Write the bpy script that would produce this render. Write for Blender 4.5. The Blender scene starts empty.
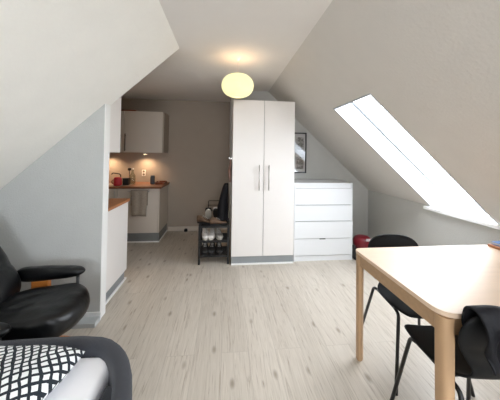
import bpy, bmesh, math, random
from mathutils import Vector, Matrix, noise
random.seed(7)
C = bpy.context.scene.collection
PI = math.pi

# ------------------------------------------------------------------ helpers
def tag(o, label=None, cat=None, group=None, kind=None):
    if label: o['label'] = label
    if cat: o['category'] = cat
    if group: o['group'] = group
    if kind: o['kind'] = kind
    return o

def thing(name, label, cat, loc=(0, 0, 0), rz=0, group=None):
    o = bpy.data.objects.new(name, None); C.objects.link(o)
    o.empty_display_size = .05
    o.location = loc; o.rotation_euler = (0, 0, rz)
    return tag(o, label, cat, group)

def obj(name, bm, mat, parent=None, smooth=False, bevel=0, seg=2, sub=0, solid=0, angle=40, recalc=True):
    if recalc: bmesh.ops.recalc_face_normals(bm, faces=bm.faces)
    me = bpy.data.meshes.new(name); bm.to_mesh(me); bm.free()
    me.materials.append(mat)
    o = bpy.data.objects.new(name, me); C.objects.link(o)
    if parent is not None: o.parent = parent
    if solid:
        m = o.modifiers.new('s', 'SOLIDIFY'); m.thickness = solid; m.offset = 0
    if bevel:
        m = o.modifiers.new('b', 'BEVEL'); m.width = bevel; m.segments = seg; m.limit_method = 'ANGLE'
        m.angle_limit = math.radians(40)
    if sub:
        m = o.modifiers.new('u', 'SUBSURF'); m.levels = sub; m.render_levels = sub
    if smooth or bevel or sub:
        for p in me.polygons: p.use_smooth = True
        if bevel or not smooth:
            m = o.modifiers.new('w', 'WEIGHTED_NORMAL') if bevel and not sub else None
    return o

def NB(): return bmesh.new()

def box(bm, x0, x1, y0, y1, z0, z1, M=None):
    vs = []
    for z in (z0, z1):
        for x, y in ((x0, y0), (x1, y0), (x1, y1), (x0, y1)):
            v = Vector((x, y, z))
            vs.append(bm.verts.new(M @ v if M else v))
    for f in ((0, 1, 2, 3), (4, 5, 6, 7), (0, 1, 5, 4), (1, 2, 6, 5), (2, 3, 7, 6), (3, 0, 4, 7)):
        bm.faces.new([vs[i] for i in f])
    return bm

def bx(*a): return box(NB(), *a)

def prism(bm, pts, axis, a, b):
    """extrude a 2D polygon along an axis. pts are the two remaining coords in order."""
    def mk(p, t):
        if axis == 'x': return (t, p[0], p[1])
        if axis == 'y': return (p[0], t, p[1])
        return (p[0], p[1], t)
    A = [bm.verts.new(mk(p, a)) for p in pts]; B = [bm.verts.new(mk(p, b)) for p in pts]
    bm.faces.new(A); bm.faces.new(B[::-1]); n = len(pts)
    for i in range(n): bm.faces.new((A[i], A[(i + 1) % n], B[(i + 1) % n], B[i]))
    return bm

def tube(bm, path, r, n=10, cap=True, ry=None):
    P = [Vector(p) for p in path]; rings = []
    T0 = (P[1] - P[0]).normalized()
    up = Vector((0, 0, 1)) if abs(T0.z) < .9 else Vector((1, 0, 0))
    nrm = (up - T0 * up.dot(T0)).normalized()
    for i, p in enumerate(P):
        if i == 0: t = (P[1] - P[0]).normalized()
        elif i == len(P) - 1: t = (P[-1] - P[-2]).normalized()
        else: t = ((P[i + 1] - P[i]).normalized() + (P[i] - P[i - 1]).normalized()).normalized()
        nrm = (nrm - t * nrm.dot(t)).normalized(); bn = t.cross(nrm)
        rr = r[i] if isinstance(r, (list, tuple)) else r
        rings.append([bm.verts.new(p + nrm * math.cos(2 * PI * k / n) * rr + bn * math.sin(2 * PI * k / n) * rr * (ry or 1)) for k in range(n)])
    for a, b in zip(rings, rings[1:]):
        for k in range(n): bm.faces.new((a[k], a[(k + 1) % n], b[(k + 1) % n], b[k]))
    if cap: bm.faces.new(rings[0]); bm.faces.new(rings[-1][::-1])
    return bm

def lathe(bm, prof, n=24, c=(0, 0, 0), sx=1, sy=1):
    rings = []
    for r, z in prof:
        if r < 1e-5: rings.append([bm.verts.new((c[0], c[1], c[2] + z))])
        else: rings.append([bm.verts.new((c[0] + sx * r * math.cos(2 * PI * k / n), c[1] + sy * r * math.sin(2 * PI * k / n), c[2] + z)) for k in range(n)])
    for a, b in zip(rings, rings[1:]):
        for k in range(n):
            k2 = (k + 1) % n
            if len(a) == 1 and len(b) == 1: continue
            if len(a) == 1: bm.faces.new((a[0], b[k], b[k2]))
            elif len(b) == 1: bm.faces.new((a[k], a[k2], b[0]))
            else: bm.faces.new((a[k], a[k2], b[k2], b[k]))
    for R in (rings[0], rings[-1]):
        if len(R) > 2: bm.faces.new(R)
    return bm

def bez(p0, p1, p2, n=8):
    p0, p1, p2 = map(Vector, (p0, p1, p2))
    return [p0 * (1 - t) ** 2 + p1 * 2 * t * (1 - t) + p2 * t * t for t in [i / n for i in range(n + 1)]]

def round_path(pts, r, n=5):
    P = [Vector(p) for p in pts]; out = [P[0]]
    for a, b, c in zip(P, P[1:], P[2:]):
        d1 = (a - b); d2 = (c - b); q = min(r, d1.length * .45, d2.length * .45)
        out += bez(b + d1.normalized() * q, b, b + d2.normalized() * q, n)
    out.append(P[-1]); return out

def round_poly(pts, rs, n=6):
    out = []; N = len(pts)
    for i in range(N):
        r = rs[i] if isinstance(rs, (list, tuple)) else rs
        a, b, c = Vector(pts[i - 1]), Vector(pts[i]), Vector(pts[(i + 1) % N])
        if r <= 0: out.append(tuple(b)); continue
        d1 = (a - b).normalized(); d2 = (c - b).normalized()
        for k in range(n + 1):
            t = k / n
            p = (b + d1 * r) * (1 - t) ** 2 + b * 2 * t * (1 - t) + (b + d2 * r) * t * t
            out.append((p.x, p.y))
    return out

# ------------------------------------------------------------------ materials
def srgb(c):
    return tuple((x / 255 / 12.92) if x / 255 <= .04045 else ((x / 255 + .055) / 1.055) ** 2.4 for x in c)

def mat(name, col, rough=.6, metal=0, spec=.5, var=.04, scale=6, bump=0, bscale=60, coat=0, sheen=0, stretch=None):
    m = bpy.data.materials.new(name); m.use_nodes = True
    nt = m.node_tree; N = nt.nodes; L = nt.links; b = N['Principled BSDF']
    c = srgb(col) if max(col) > 1 else col
    tc = N.new('ShaderNodeTexCoord'); mp = N.new('ShaderNodeMapping'); L.new(tc.outputs['Object'], mp.inputs[0])
    if stretch: mp.inputs['Scale'].default_value = stretch
    nz = N.new('ShaderNodeTexNoise'); nz.inputs['Scale'].default_value = scale; nz.inputs['Detail'].default_value = 5
    L.new(mp.outputs[0], nz.inputs['Vector'])
    rp = N.new('ShaderNodeValToRGB'); L.new(nz.outputs[0], rp.inputs[0])
    rp.color_ramp.elements[0].position = .3; rp.color_ramp.elements[1].position = .7
    rp.color_ramp.elements[0].color = (*[x * (1 - var) for x in c], 1); rp.color_ramp.elements[1].color = (*[min(1, x * (1 + var)) for x in c], 1)
    L.new(rp.outputs[0], b.inputs['Base Color'])
    b.inputs['Roughness'].default_value = rough; b.inputs['Metallic'].default_value = metal
    b.inputs['Specular IOR Level'].default_value = spec
    b.inputs['Coat Weight'].default_value = coat; b.inputs['Sheen Weight'].default_value = sheen
    if bump:
        n2 = N.new('ShaderNodeTexNoise'); n2.inputs['Scale'].default_value = bscale; n2.inputs['Detail'].default_value = 4
        L.new(mp.outputs[0], n2.inputs['Vector'])
        bp = N.new('ShaderNodeBump'); bp.inputs['Strength'].default_value = bump; bp.inputs['Distance'].default_value = .01
        L.new(n2.outputs[0], bp.inputs['Height']); L.new(bp.outputs[0], b.inputs['Normal'])
    return m

def emis(name, col, s):
    m = bpy.data.materials.new(name); m.use_nodes = True; nt = m.node_tree
    b = nt.nodes['Principled BSDF']; b.inputs['Base Color'].default_value = (*col, 1)
    b.inputs['Emission Color'].default_value = (*col, 1); b.inputs['Emission Strength'].default_value = s
    return m

def glass_mat(name, tint=(1, 1, 1), refl=.05):
    m = bpy.data.materials.new(name); m.use_nodes = True; nt = m.node_tree; N = nt.nodes; L = nt.links
    N.remove(N['Principled BSDF']); out = N['Material Output']
    t = N.new('ShaderNodeBsdfTransparent'); t.inputs[0].default_value = (*tint, 1)
    g = N.new('ShaderNodeBsdfGlossy'); g.inputs['Roughness'].default_value = .02
    lw = N.new('ShaderNodeLayerWeight'); lw.inputs[0].default_value = .5
    pw = N.new('ShaderNodeMath'); pw.operation = 'POWER'; L.new(lw.outputs['Facing'], pw.inputs[0]); pw.inputs[1].default_value = 5
    f = N.new('ShaderNodeMath'); f.operation = 'MULTIPLY_ADD'; L.new(pw.outputs[0], f.inputs[0]); f.inputs[1].default_value = .9; f.inputs[2].default_value = refl
    mx = N.new('ShaderNodeMixShader'); L.new(f.outputs[0], mx.inputs[0]); L.new(t.outputs[0], mx.inputs[1]); L.new(g.outputs[0], mx.inputs[2])
    L.new(mx.outputs[0], out.inputs[0]); return m

M = {}
M['wall'] = mat('wall_paint', (190, 189, 184), .85, var=.015, bump=.25, bscale=90, spec=.2)
M['wallgrey'] = mat('grey_wall_paint', (195, 197, 195), .85, var=.02, bump=.3, bscale=110, spec=.2)
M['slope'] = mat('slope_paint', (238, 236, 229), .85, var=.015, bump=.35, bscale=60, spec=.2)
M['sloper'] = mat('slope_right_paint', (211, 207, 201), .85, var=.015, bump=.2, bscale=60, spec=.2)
M['ceil'] = mat('ceiling_paint', (230, 226, 221), .9, var=.01, bump=.15, bscale=80, spec=.2)
M['kwall'] = mat('kitchen_wall_dimmed', (168, 156, 143), .85, var=.015, spec=.2)  # white wall darkened in the colour for the dim far end of the room
M['kdoor'] = mat('kitchen_lacquer_dimmed', (206, 196, 184), .4, var=.008, spec=.4)  # white fronts tinted darker, kitchen dimness put into the colour
M['white'] = mat('white_lacquer', (234, 230, 226), .35, var=.008, spec=.4)
M['chestw'] = mat('chest_white', (228, 230, 231), .4, var=.006, spec=.4)
M['trim'] = mat('white_trim', (240, 240, 238), .5, var=.01)
M['lining'] = mat('lining_paint', (176, 180, 184), .5, var=.01)
M['sash'] = mat('sash_paint', (222, 226, 230), .5, var=.01)
M['plinth'] = mat('plinth_grey', (150, 155, 157), .4, var=.05, metal=.3)
M['plintht'] = mat('plinth_dark_grey', (120, 122, 122), .4, var=.05)
M['steel'] = mat('brushed_steel', (185, 180, 175), .3, metal=1, var=.05)
M['dsteel'] = mat('dull_steel', (104, 92, 82), .5, metal=.4, var=.05)
M['chrome'] = mat('chrome', (210, 210, 210), .12, metal=1, var=.02)
M['worktop'] = mat('oak_worktop', (176, 118, 78), .4, var=.22, scale=4, stretch=(3, 25, 25))
M['dark'] = mat('near_black', (18, 18, 20), .5, var=.2)
M['gap'] = mat('shadow_gap_grey', (95, 95, 93), .8)
M['leather'] = mat('black_leather', (9, 10, 12), .33, var=.3, bump=.7, bscale=9, spec=.4, coat=.0)
M['blackmetal'] = mat('black_metal', (14, 14, 15), .35, var=.2)
M['shell'] = mat('black_chair_shell', (13, 15, 18), .55, var=.15, spec=.25)
M['cloth'] = mat('black_cloth', (15, 15, 20), .7, var=.3, bump=.5, bscale=26, spec=.3)
M['sofa'] = mat('charcoal_fabric', (56, 58, 65), .95, var=.12, scale=180, bump=.4, bscale=350, sheen=.1)
M['sheet'] = mat('white_sheet', (246, 246, 250), .9, var=.02, bump=.25, bscale=7)
M['birch'] = mat('birch_wood', (180, 147, 112), .45, var=.07, scale=2.5, stretch=(1.2, 14, 14))
M['birchleg'] = mat('birch_leg_wood', (186, 152, 116), .45, var=.07, scale=2.5, stretch=(14, 14, 1.2))
M['tabletop'] = mat('birch_veneer_top', (226, 200, 174), .38, var=.04, scale=2.0, stretch=(1.5, 18, 1), spec=.5)
M['worktop2'] = mat('dark_oak_worktop', (128, 84, 58), .45, var=.22, scale=4, stretch=(3, 25, 25))
M['orangewood'] = mat('orange_wood', (196, 120, 52), .4, var=.15, scale=3, stretch=(2, 20, 20))
M['red'] = mat('glossy_red', (112, 10, 26), .3, var=.1)
M['pink'] = mat('pink_red', (205, 50, 62), .45, var=.1)
M['pale'] = mat('pale_plastic', (205, 190, 190), .45)
M['towel'] = mat('taupe_towel', (160, 148, 134), .95, var=.12, scale=60, bump=.6, bscale=120)
M['blue'] = mat('blue_cover', (60, 110, 170), .4, var=.1)
M['brown'] = mat('brown_card', (165, 110, 75), .5, var=.1)
M['board'] = mat('red_brown_board', (120, 62, 36), .5, var=.2)
M['bottle'] = glass_mat('bottle_glass', (.88, .9, .86))
M['pane'] = glass_mat('window_glass', (.97, .98, 1))
M['picglass'] = glass_mat('picture_glass', (1, 1, 1), .16)
M['print'] = mat('print_paper', (200, 200, 200), .7)
M['sockets'] = mat('socket_plastic', (235, 230, 220), .5)
M['shoeg'] = mat('grey_shoe', (150, 146, 138), .8, var=.25, scale=25)
M['shoew'] = mat('white_shoe', (205, 200, 194), .7, var=.12, scale=25)
M['shoeb'] = mat('black_shoe', (28, 26, 25), .7, var=.3, scale=25)
M['shoet'] = mat('tan_shoe', (92, 70, 52), .7, var=.2, scale=25)
M['sole'] = mat('pale_sole', (190, 184, 172), .7)
M['coat'] = mat('patterned_scarf', (150, 120, 110), .9, var=.5, scale=14)
M['bluegrey'] = mat('pale_blue_metal', (165, 200, 222), .4)

# floor: pale oak planks running away from the camera
def floor_mat():
    m = bpy.data.materials.new('laminate_floor'); m.use_nodes = True
    nt = m.node_tree; N = nt.nodes; L = nt.links; b = N['Principled BSDF']
    tc = N.new('ShaderNodeTexCoord')
    mp = N.new('ShaderNodeMapping'); mp.inputs['Rotation'].default_value = (0, 0, PI / 2); L.new(tc.outputs['Object'], mp.inputs[0])
    br = N.new('ShaderNodeTexBrick'); br.offset = .37; br.inputs['Scale'].default_value = 1
    br.inputs['Brick Width'].default_value = 1.28; br.inputs['Row Height'].default_value = .19
    br.inputs['Mortar Size'].default_value = .0012; br.inputs['Mortar Smooth'].default_value = .3
    br.inputs['Color1'].default_value = (.0, .0, .0, 1); br.inputs['Color2'].default_value = (1, 1, 1, 1); br.inputs['Mortar'].default_value = (.5, .5, .5, 1)
    L.new(mp.outputs[0], br.inputs[0])
    # offset the grain for each plank
    sc = N.new('ShaderNodeVectorMath'); sc.operation = 'SCALE'; sc.inputs['Scale'].default_value = 9.0; L.new(br.outputs['Color'], sc.inputs[0])
    ad = N.new('ShaderNodeVectorMath'); ad.operation = 'ADD'; L.new(mp.outputs[0], ad.inputs[0]); L.new(sc.outputs[0], ad.inputs[1])
    m2 = N.new('ShaderNodeMapping'); m2.inputs['Scale'].default_value = (2.0, 34, 1); L.new(ad.outputs[0], m2.inputs[0])
    n1 = N.new('ShaderNodeTexNoise'); n1.inputs['Scale'].default_value = 1.6; n1.inputs['Detail'].default_value = 8; n1.inputs['Roughness'].default_value = .62
    n1.inputs['Distortion'].default_value = 1.6
    L.new(m2.outputs[0], n1.inputs['Vector'])
    r1 = N.new('ShaderNodeValToRGB'); L.new(n1.outputs[0], r1.inputs[0])
    e = r1.color_ramp.elements
    e[0].position = .30; e[0].color = (*srgb((160, 149, 134)), 1); e[1].position = .70; e[1].color = (*srgb((207, 199, 187)), 1)
    x = e.new(.44); x.color = (*srgb((194, 185, 172)), 1)
    # knots
    m3 = N.new('ShaderNodeMapping'); m3.inputs['Scale'].default_value = (3.4, 7.5, 1); L.new(ad.outputs[0], m3.inputs[0])
    vo = N.new('ShaderNodeTexVoronoi'); vo.inputs['Scale'].default_value = 1.0; L.new(m3.outputs[0], vo.inputs['Vector'])
    r2 = N.new('ShaderNodeValToRGB'); L.new(vo.outputs['Distance'], r2.inputs[0])
    r2.color_ramp.elements[0].position = .04; r2.color_ramp.elements[0].color = (.42, .37, .31, 1)
    r2.color_ramp.elements[1].position = .16; r2.color_ramp.elements[1].color = (1, 1, 1, 1)
    mu = N.new('ShaderNodeMixRGB'); mu.blend_type = 'MULTIPLY'; mu.inputs[0].default_value = .75
    L.new(r1.outputs[0], mu.inputs[1]); L.new(r2.outputs[0], mu.inputs[2])
    # plank to plank tone
    r3 = N.new('ShaderNodeValToRGB'); L.new(br.outputs['Color'], r3.inputs[0])
    r3.color_ramp.elements[0].color = (.92, .915, .905, 1); r3.color_ramp.elements[1].color = (1.02, 1.02, 1.02, 1)
    m4 = N.new('ShaderNodeMixRGB'); m4.blend_type = 'MULTIPLY'; m4.inputs[0].default_value = 1
    L.new(mu.outputs[0], m4.inputs[1]); L.new(r3.outputs[0], m4.inputs[2])
    m5 = N.new('ShaderNodeMixRGB'); L.new(br.outputs['Fac'], m5.inputs[0]); L.new(m4.outputs[0], m5.inputs[1])
    m5.inputs[2].default_value = (*srgb((168, 160, 148)), 1)
    L.new(m5.outputs[0], b.inputs['Base Color'])
    b.inputs['Roughness'].default_value = .42; b.inputs['Specular IOR Level'].default_value = .45
    bp = N.new('ShaderNodeBump'); bp.inputs['Strength'].default_value = .08; L.new(n1.outputs[0], bp.inputs['Height']); L.new(bp.outputs[0], b.inputs['Normal'])
    return m

def check_mat():   # hand-drawn black grid on white cotton
    m = bpy.data.materials.new('checked_cotton'); m.use_nodes = True
    nt = m.node_tree; N = nt.nodes; L = nt.links; b = N['Principled BSDF']
    uv = N.new('ShaderNodeUVMap')
    nz = N.new('ShaderNodeTexNoise'); nz.inputs['Scale'].default_value = 9; L.new(uv.outputs[0], nz.inputs['Vector'])
    s0 = N.new('ShaderNodeVectorMath'); s0.operation = 'SUBTRACT'; s0.inputs[1].default_value = (.5, .5, .5); L.new(nz.outputs['Color'], s0.inputs[0])
    s1 = N.new('ShaderNodeVectorMath'); s1.operation = 'SCALE'; s1.inputs['Scale'].default_value = .03; L.new(s0.outputs[0], s1.inputs[0])
    s2 = N.new('ShaderNodeVectorMath'); s2.operation = 'ADD'; L.new(uv.outputs[0], s2.inputs[0]); L.new(s1.outputs[0], s2.inputs[1])
    sx = N.new('ShaderNodeSeparateXYZ'); L.new(s2.outputs[0], sx.inputs[0])
    outs = []
    for k, per in ((0, .0265), (1, .028)):
        d = N.new('ShaderNodeMath'); d.operation = 'DIVIDE'; d.inputs[1].default_value = per; L.new(sx.outputs[k], d.inputs[0])
        f = N.new('ShaderNodeMath'); f.operation = 'FRACT'; L.new(d.outputs[0], f.inputs[0])
        g = N.new('ShaderNodeMath'); g.operation = 'LESS_THAN'; g.inputs[1].default_value = .35; L.new(f.outputs[0], g.inputs[0]); outs.append(g)
    mx = N.new('ShaderNodeMath'); mx.operation = 'MAXIMUM'; L.new(outs[0].outputs[0], mx.inputs[0]); L.new(outs[1].outputs[0], mx.inputs[1])
    c = N.new('ShaderNodeMixRGB'); L.new(mx.outputs[0], c.inputs[0]); c.inputs[1].default_value = (*srgb((238, 240, 240)), 1); c.inputs[2].default_value = (*srgb((28, 36, 44)), 1)
    L.new(c.outputs[0], b.inputs['Base Color']); b.inputs['Roughness'].default_value = .9
    return m
M['floor'] = floor_mat(); M['check'] = check_mat()

# ------------------------------------------------------------------ room dimensions
SL = math.radians(42.77); T = math.tan(SL)
ZC = 2.348; XL = -.425; XR = .647; XK = 2.267; ZK = ZC - T * (XK - XR)
XKL = -2.25; Y0 = -2.5; YB = 3.68; YP0, YP1 = 2.185, 2.272; XP = -1.013; YK = 4.53
def zr(x): return ZC - T * (x - XR)
def zl(x): return ZC - T * (XL - x)
ZKL = zl(XKL)
def st(name, bm, m, **k):
    o = obj(name, bm, m, **k); o['kind'] = 'structure'; return o

st('floor', bx(-2.6, 2.75, Y0 - .2, YK + .25, -.12, 0), M['floor'])
cl = NB(); box(cl, XL - .12, XR + .1, Y0 - .1, YP1, ZC, ZC + .15); box(cl, -2.6, XR + .1, YP1, YK + .2, ZC, ZC + .15)
st('ceiling', cl, M['ceil'])
# left roof slope
th = .16; nx, nz = math.sin(SL), math.cos(SL)
b = NB(); prism(b, [(XL, ZC), (XKL, ZKL), (XKL - .25, ZKL + .0), (XL - .1, ZC + .25)], 'y', Y0 - .1, YP1)
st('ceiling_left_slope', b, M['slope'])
st('wall_left', bx(XKL - .15, XKL, Y0 - .1, YP0, 0, ZKL + .02), M['wallgrey'])
# partition between room and kitchen (shares the roof line)
b = NB(); e = .004
prism(b, [(-2.5, 0), (XP, 0), (XP, zl(XP) + e), (XL - e, ZC), (-2.5, ZC)], 'y', YP0, YP1 - .001)
st('wall_partition', b, M['wallgrey'])
st('trim_1', bx(XP, XP + .006, YP0 - .004, YP1, .0, zl(XP) - .001), M['trim'])
# right slope with two roof windows
WX0, WX1 = 1.14, XK
WY = [(1.83, 2.497), (-.75, .05)]
TH = .24
def slab(bm, xa, xb, ya, yb):
    pts = [(xa, zr(xa)), (xb, zr(xb)), (xb + nx * TH, zr(xb) + nz * TH), (xa + nx * TH, zr(xa) + nz * TH)]
    prism(bm, pts, 'y', ya, yb)
b = NB()
slab(b, XR, WX0, Y0 - .1, YB)
ys = [Y0 - .1, WY[1][0], WY[1][1], WY[0][0], WY[0][1], YB]
for i in (0, 2, 4): slab(b, WX0, XK, ys[i], ys[i + 1])
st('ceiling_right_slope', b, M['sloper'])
b = NB(); box(b, XK, XK + .4, Y0 - .1, YB + .02, 0, ZK - .03)
for ya, yb in ((Y0 - .1, WY[1][0]), (WY[1][1], WY[0][0]), (WY[0][1], YB + .02)): box(b, XK, XK + .4, ya, yb, ZK - .03, ZK)
st('wall_right', b, M['wall'])
# back walls
st('wall_back', bx(.085, XK + .2, YB, YK + .2, 0, ZC + .02), M['wall'])
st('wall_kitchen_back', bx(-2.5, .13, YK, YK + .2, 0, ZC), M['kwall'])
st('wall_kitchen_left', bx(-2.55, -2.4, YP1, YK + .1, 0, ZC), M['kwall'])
# wall behind the camera, with a window
b = NB(); wx0, wx1, wz0, wz1 = -.75, .85, .75, 2.05
box(b, -2.5, wx0, Y0 - .25, Y0, 0, 2.6); box(b, wx1, 2.7, Y0 - .25, Y0, 0, 2.6); box(b, wx0, wx1, Y0 - .25, Y0, 0, wz0); box(b, wx0, wx1, Y0 - .25, Y0, wz1, 2.6)
st('wall_front', b, M['wall'])
w3 = NB()
for xa, xb, za, zb in ((wx0, wx1, wz0, wz0 + .06), (wx0, wx1, wz1 - .06, wz1), (wx0, wx0 + .06, wz0 + .06, wz1 - .06), (wx1 - .06, wx1, wz0 + .06, wz1 - .06), (.02, .08, wz0 + .06, wz1 - .06)):
    box(w3, xa, xb, Y0 - .2, Y0 - .14, za, zb)
w3o = st('window_3', w3, M['trim'])
obj('glass', bx(wx0 + .05, wx1 - .05, Y0 - .174, Y0 - .168, wz0 + .05, wz1 - .05), M['pane'], w3o)

# roof windows: white lining, sash, pane
def P(x, y, d):  # point on slope at x, pushed out d
    return Vector((x + nx * d, y, zr(x) + nz * d))
def slopebox(bm, xa, xb, ya, yb, d0, d1):
    vs = [P(x, y, d) for d in (d0, d1) for x, y in ((xa, ya), (xb, ya), (xb, yb), (xa, yb))]
    v = [bm.verts.new(q) for q in vs]
    for f in ((0, 1, 2, 3), (4, 5, 6, 7), (0, 1, 5, 4), (1, 2, 6, 5), (2, 3, 7, 6), (3, 0, 4, 7)): bm.faces.new([v[i] for i in f])
for wi, (ya, yb) in enumerate(WY):
    b = NB(); t = .012
    slopebox(b, WX0, WX0 + t, ya, yb, -.004, .19)            # head lining
    for q, r_ in ((ya, ya + t), (yb - t, yb)):
        prism(b, [(WX0 + t, zr(WX0 + t) - .004), (XK, ZK - .004), (XK + .2, ZK - .004), (XK + .27, ZK + .03), (WX0 + nx * .19 + t, zr(WX0 + t) + nz * .19)], 'y', q, r_)
    st('trim_%d' % (2 + wi * 2), b, M['lining'])
    b = NB(); box(b, XK - .035, XK + .30, ya - .05, yb + .06, ZK - .045, ZK - .012)
    st('trim_%d' % (3 + wi * 2), b, M['trim'], bevel=.004)
    # sash
    X1 = XK + .1
    b = NB(); f = .03
    slopebox(b, WX0 + .0, WX0 + f, ya + .012, yb - .012, .19, .225)
    slopebox(b, X1 - f, X1 + .02, ya + .012, yb - .012, .165, .24)
    slopebox(b, WX0 + f, X1 - f, ya + .012, ya + .012 + f * .7, .19, .225)
    slopebox(b, WX0 + f, X1 - f, yb - .012 - f * .7, yb - .012, .19, .225)
    wo = st('window_%d' % (1 + wi), b, M['sash'])
    b = NB(); slopebox(b, WX0 + f * .8, X1 - f * .8, ya + .02, yb - .02, .200, .206)
    obj('glass', b, M['pane'], wo)
    b = NB(); tube(b, [P(X1 - .02, (ya + yb) / 2 - .13, .14), P(X1 - .02, (ya + yb) / 2 + .13, .14)], .009, 8)
    for s in (-.1, .1): tube(b, [P(X1 - .02, (ya + yb) / 2 + s, .14), P(X1 - .02, (ya + yb) / 2 + s, .175)], .006, 6)
    obj('window_handle', b, M['bluegrey'], wo, smooth=True)

# baseboards
st('baseboard_partition', bx(XKL, XP + .012, YP0 - .012, YP0, 0, .065), M['trim'])
st('baseboard_kitchen', bx(-.98, .085, YK - .014, YK, 0, .075), M['kdoor'])
st('baseboard_back', bx(.9, XK, YB - .014, YB, 0, .07), M['trim'])
st('baseboard_right', bx(XK - .014, XK, Y0, YB - .014, 0, .07), M['trim'])
st('baseboard_left', bx(XKL, XKL + .014, Y0, YP0 - .012, 0, .065), M['trim'])

st('trim_9', bx(XKL + .014, XP + .012, 2.085, YP0 - .0125, 0, .034), mat('pipe_cover_grey', (176, 180, 180), .5), bevel=.002)

# ------------------------------------------------------------------ wardrobe
t = thing('wardrobe', 'tall white two-door wardrobe standing in the middle of the back wall', 'wardrobe', (.1, 3.095, 0))
obj('carcass', bx(0, .80, .022, .575, .10, 2.08), M['white'], t, bevel=.002)
for i in (0, 1):
    d = obj('door', bx(.001 + .4025 * i, .3975 + .4015 * i, 0, .019, .105, 2.078), M['white'], t, bevel=.0015)
    b = NB(); hx = .338 if i == 0 else .462
    tube(b, [(hx, -.036, .935), (hx, -.036, 1.255)], .0065, 10)
    for z in (.965, 1.225): tube(b, [(hx, -.036, z), (hx, 0, z)], .005, 8)
    obj('handle', b, M['steel'], d, smooth=True)
obj('plinth', bx(.004, .796, .012, .56, .018, .0995), M['plinth'], t)
obj('door_gap_shade', bx(.397, .403, .0195, .0215, .105, 2.078), M['gap'], t)  # grey strip standing in for the shade between the doors
obj('plinth_strip', bx(0, .80, 0, .012, 0, .018), M['trim'], t)

# chest of drawers
t = thing('chest_of_drawers', 'low white chest of four drawers right of the tall wardrobe', 'chest of drawers', (.915, 3.14, 0))
b = NB()
box(b, 0, .018, .0, .48, 0, 1.0); box(b, .782, .80, .0, .48, 0, 1.0); box(b, .018, .782, .462, .48, .02, 1.0); box(b, .018, .782, .02, .462, .05, .06)
box(b, .018, .782, .02, .462, .96, .98)
obj('carcass', b, M['chestw'], t)
obj('top_panel', bx(-.002, .802, -.004, .484, 1.0, 1.022), M['chestw'], t, bevel=.002)
obj('plinth', bx(.018, .782, .008, .022, 0, .066), M['chestw'], t)
obj('recess_shade', bx(.019, .781, .016, .022, .066, .999), M['gap'], t)  # grey sheet painting the shade seen in the gaps around the drawers
zz = [(.074, .290), (.298, .514), (.522, .727), (.735, .948)]
for i, (a, c) in enumerate(zz):
    o_ = -.012 if i == 1 else -.004
    d = obj('drawer', bx(.003, .797, o_, .0145, a, c), M['chestw'], t, bevel=.002)
    if i == 0: pass
obj('drawer', bx(.019, .781, .002, .0145, .9515, .999), M['chestw'], t, bevel=.002).name = 'top_rail'
obj('drawer_gap_shade', bx(.345, .425, -.0055, .003, .283, .292), M['dark'], t)  # dark block standing in for the shade of a small gap at the drawer

# picture on the back wall
t = thing('framed_picture', 'black-framed picture of black and white photographs beside the wardrobe', 'picture', (.91, YB, 1.11))
W_, H_ = .34, .62
b = NB()
for a in ((0, .018, 0, H_), (W_ - .018, W_, 0, H_), (.018, W_ - .018, 0, .018), (.018, W_ - .018, H_ - .018, H_)):
    box(b, a[0], a[1], -.024, -.001, a[2], a[3])
obj('frame', b, M['blackmetal'], t)
obj('mount', bx(.016, W_ - .016, -.010, -.002, .016, H_ - .016), M['print'], t)
def photo_mat(seed):
    m = bpy.data.materials.new('grey_photo'); m.use_nodes = True; nt = m.node_tree; N = nt.nodes; L = nt.links
    tc = N.new('ShaderNodeTexCoord'); mp = N.new('ShaderNodeMapping'); mp.inputs['Location'].default_value = (seed, seed, 0)
    L.new(tc.outputs['Object'], mp.inputs[0]); n = N.new('ShaderNodeTexNoise'); n.inputs['Scale'].default_value = 22; n.inputs['Detail'].default_value = 3
    L.new(mp.outputs[0], n.inputs['Vector']); r = N.new('ShaderNodeValToRGB'); L.new(n.outputs[0], r.inputs[0])
    r.color_ramp.elements[0].position = .44; r.color_ramp.elements[0].color = (.015, .015, .015, 1)
    r.color_ramp.elements[1].position = .6; r.color_ramp.elements[1].color = (.42, .42, .42, 1)
    L.new(r.outputs[0], N['Principled BSDF'].inputs['Base Color']); return m
for ci, x in enumerate((.04, .185)):
    for z0_, z1_ in ((.06, .25), (.36, .55)):
        obj('photo', bx(x, x + .115, -.0125, -.0102, z0_, z1_), photo_mat(ci * 3.3 + z0_ * 9), t)
obj('glass', bx(.018, W_ - .018, -.0175, -.0155, .018, H_ - .018), M['picglass'], t)

# ------------------------------------------------------------------ kitchen
# peninsula unit behind the partition
t = thing('base_cabinet', 'white kitchen base unit with grey plinth standing behind the partition wall', 'cabinet', (-2.3, YP1 + .004, 0))
LW = 1.243
obj('carcass', bx(0, LW - .02, 0, .565, .105, .852), M['white'], t)
obj('end_panel', bx(LW - .019, LW, 0, .582, .105, .852), M['white'], t, bevel=.001)
obj('plinth', bx(.0, LW - .012, .02, .55, .018, .1045), M['plinth'], t)
obj('plinth_strip', bx(.0, LW + .002, .0, .582, 0, .018), M['trim'], t)
for x in (.02, .64): 
    d = obj('door', bx(x, x + .6, .567, .585, .11, .85), M['white'], t)
    b = NB(); tube(b, [(x + .54, .612, .5), (x + .54, .612, .78)], .006, 8); tube(b, [(x + .54, .612, .53), (x + .54, .58, .53)], .004, 6); tube(b, [(x + .54, .612, .75), (x + .54, .58, .75)], .004, 6)
    obj('handle', b, M['steel'], d)
w = obj('worktop', bx(-2.3, -1.04, YP1 + .003, YP1 + .59, .853, .882), M['worktop'], None, bevel=.002)
tag(w, 'orange-brown wooden worktop on the nearer kitchen unit', 'worktop')
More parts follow.
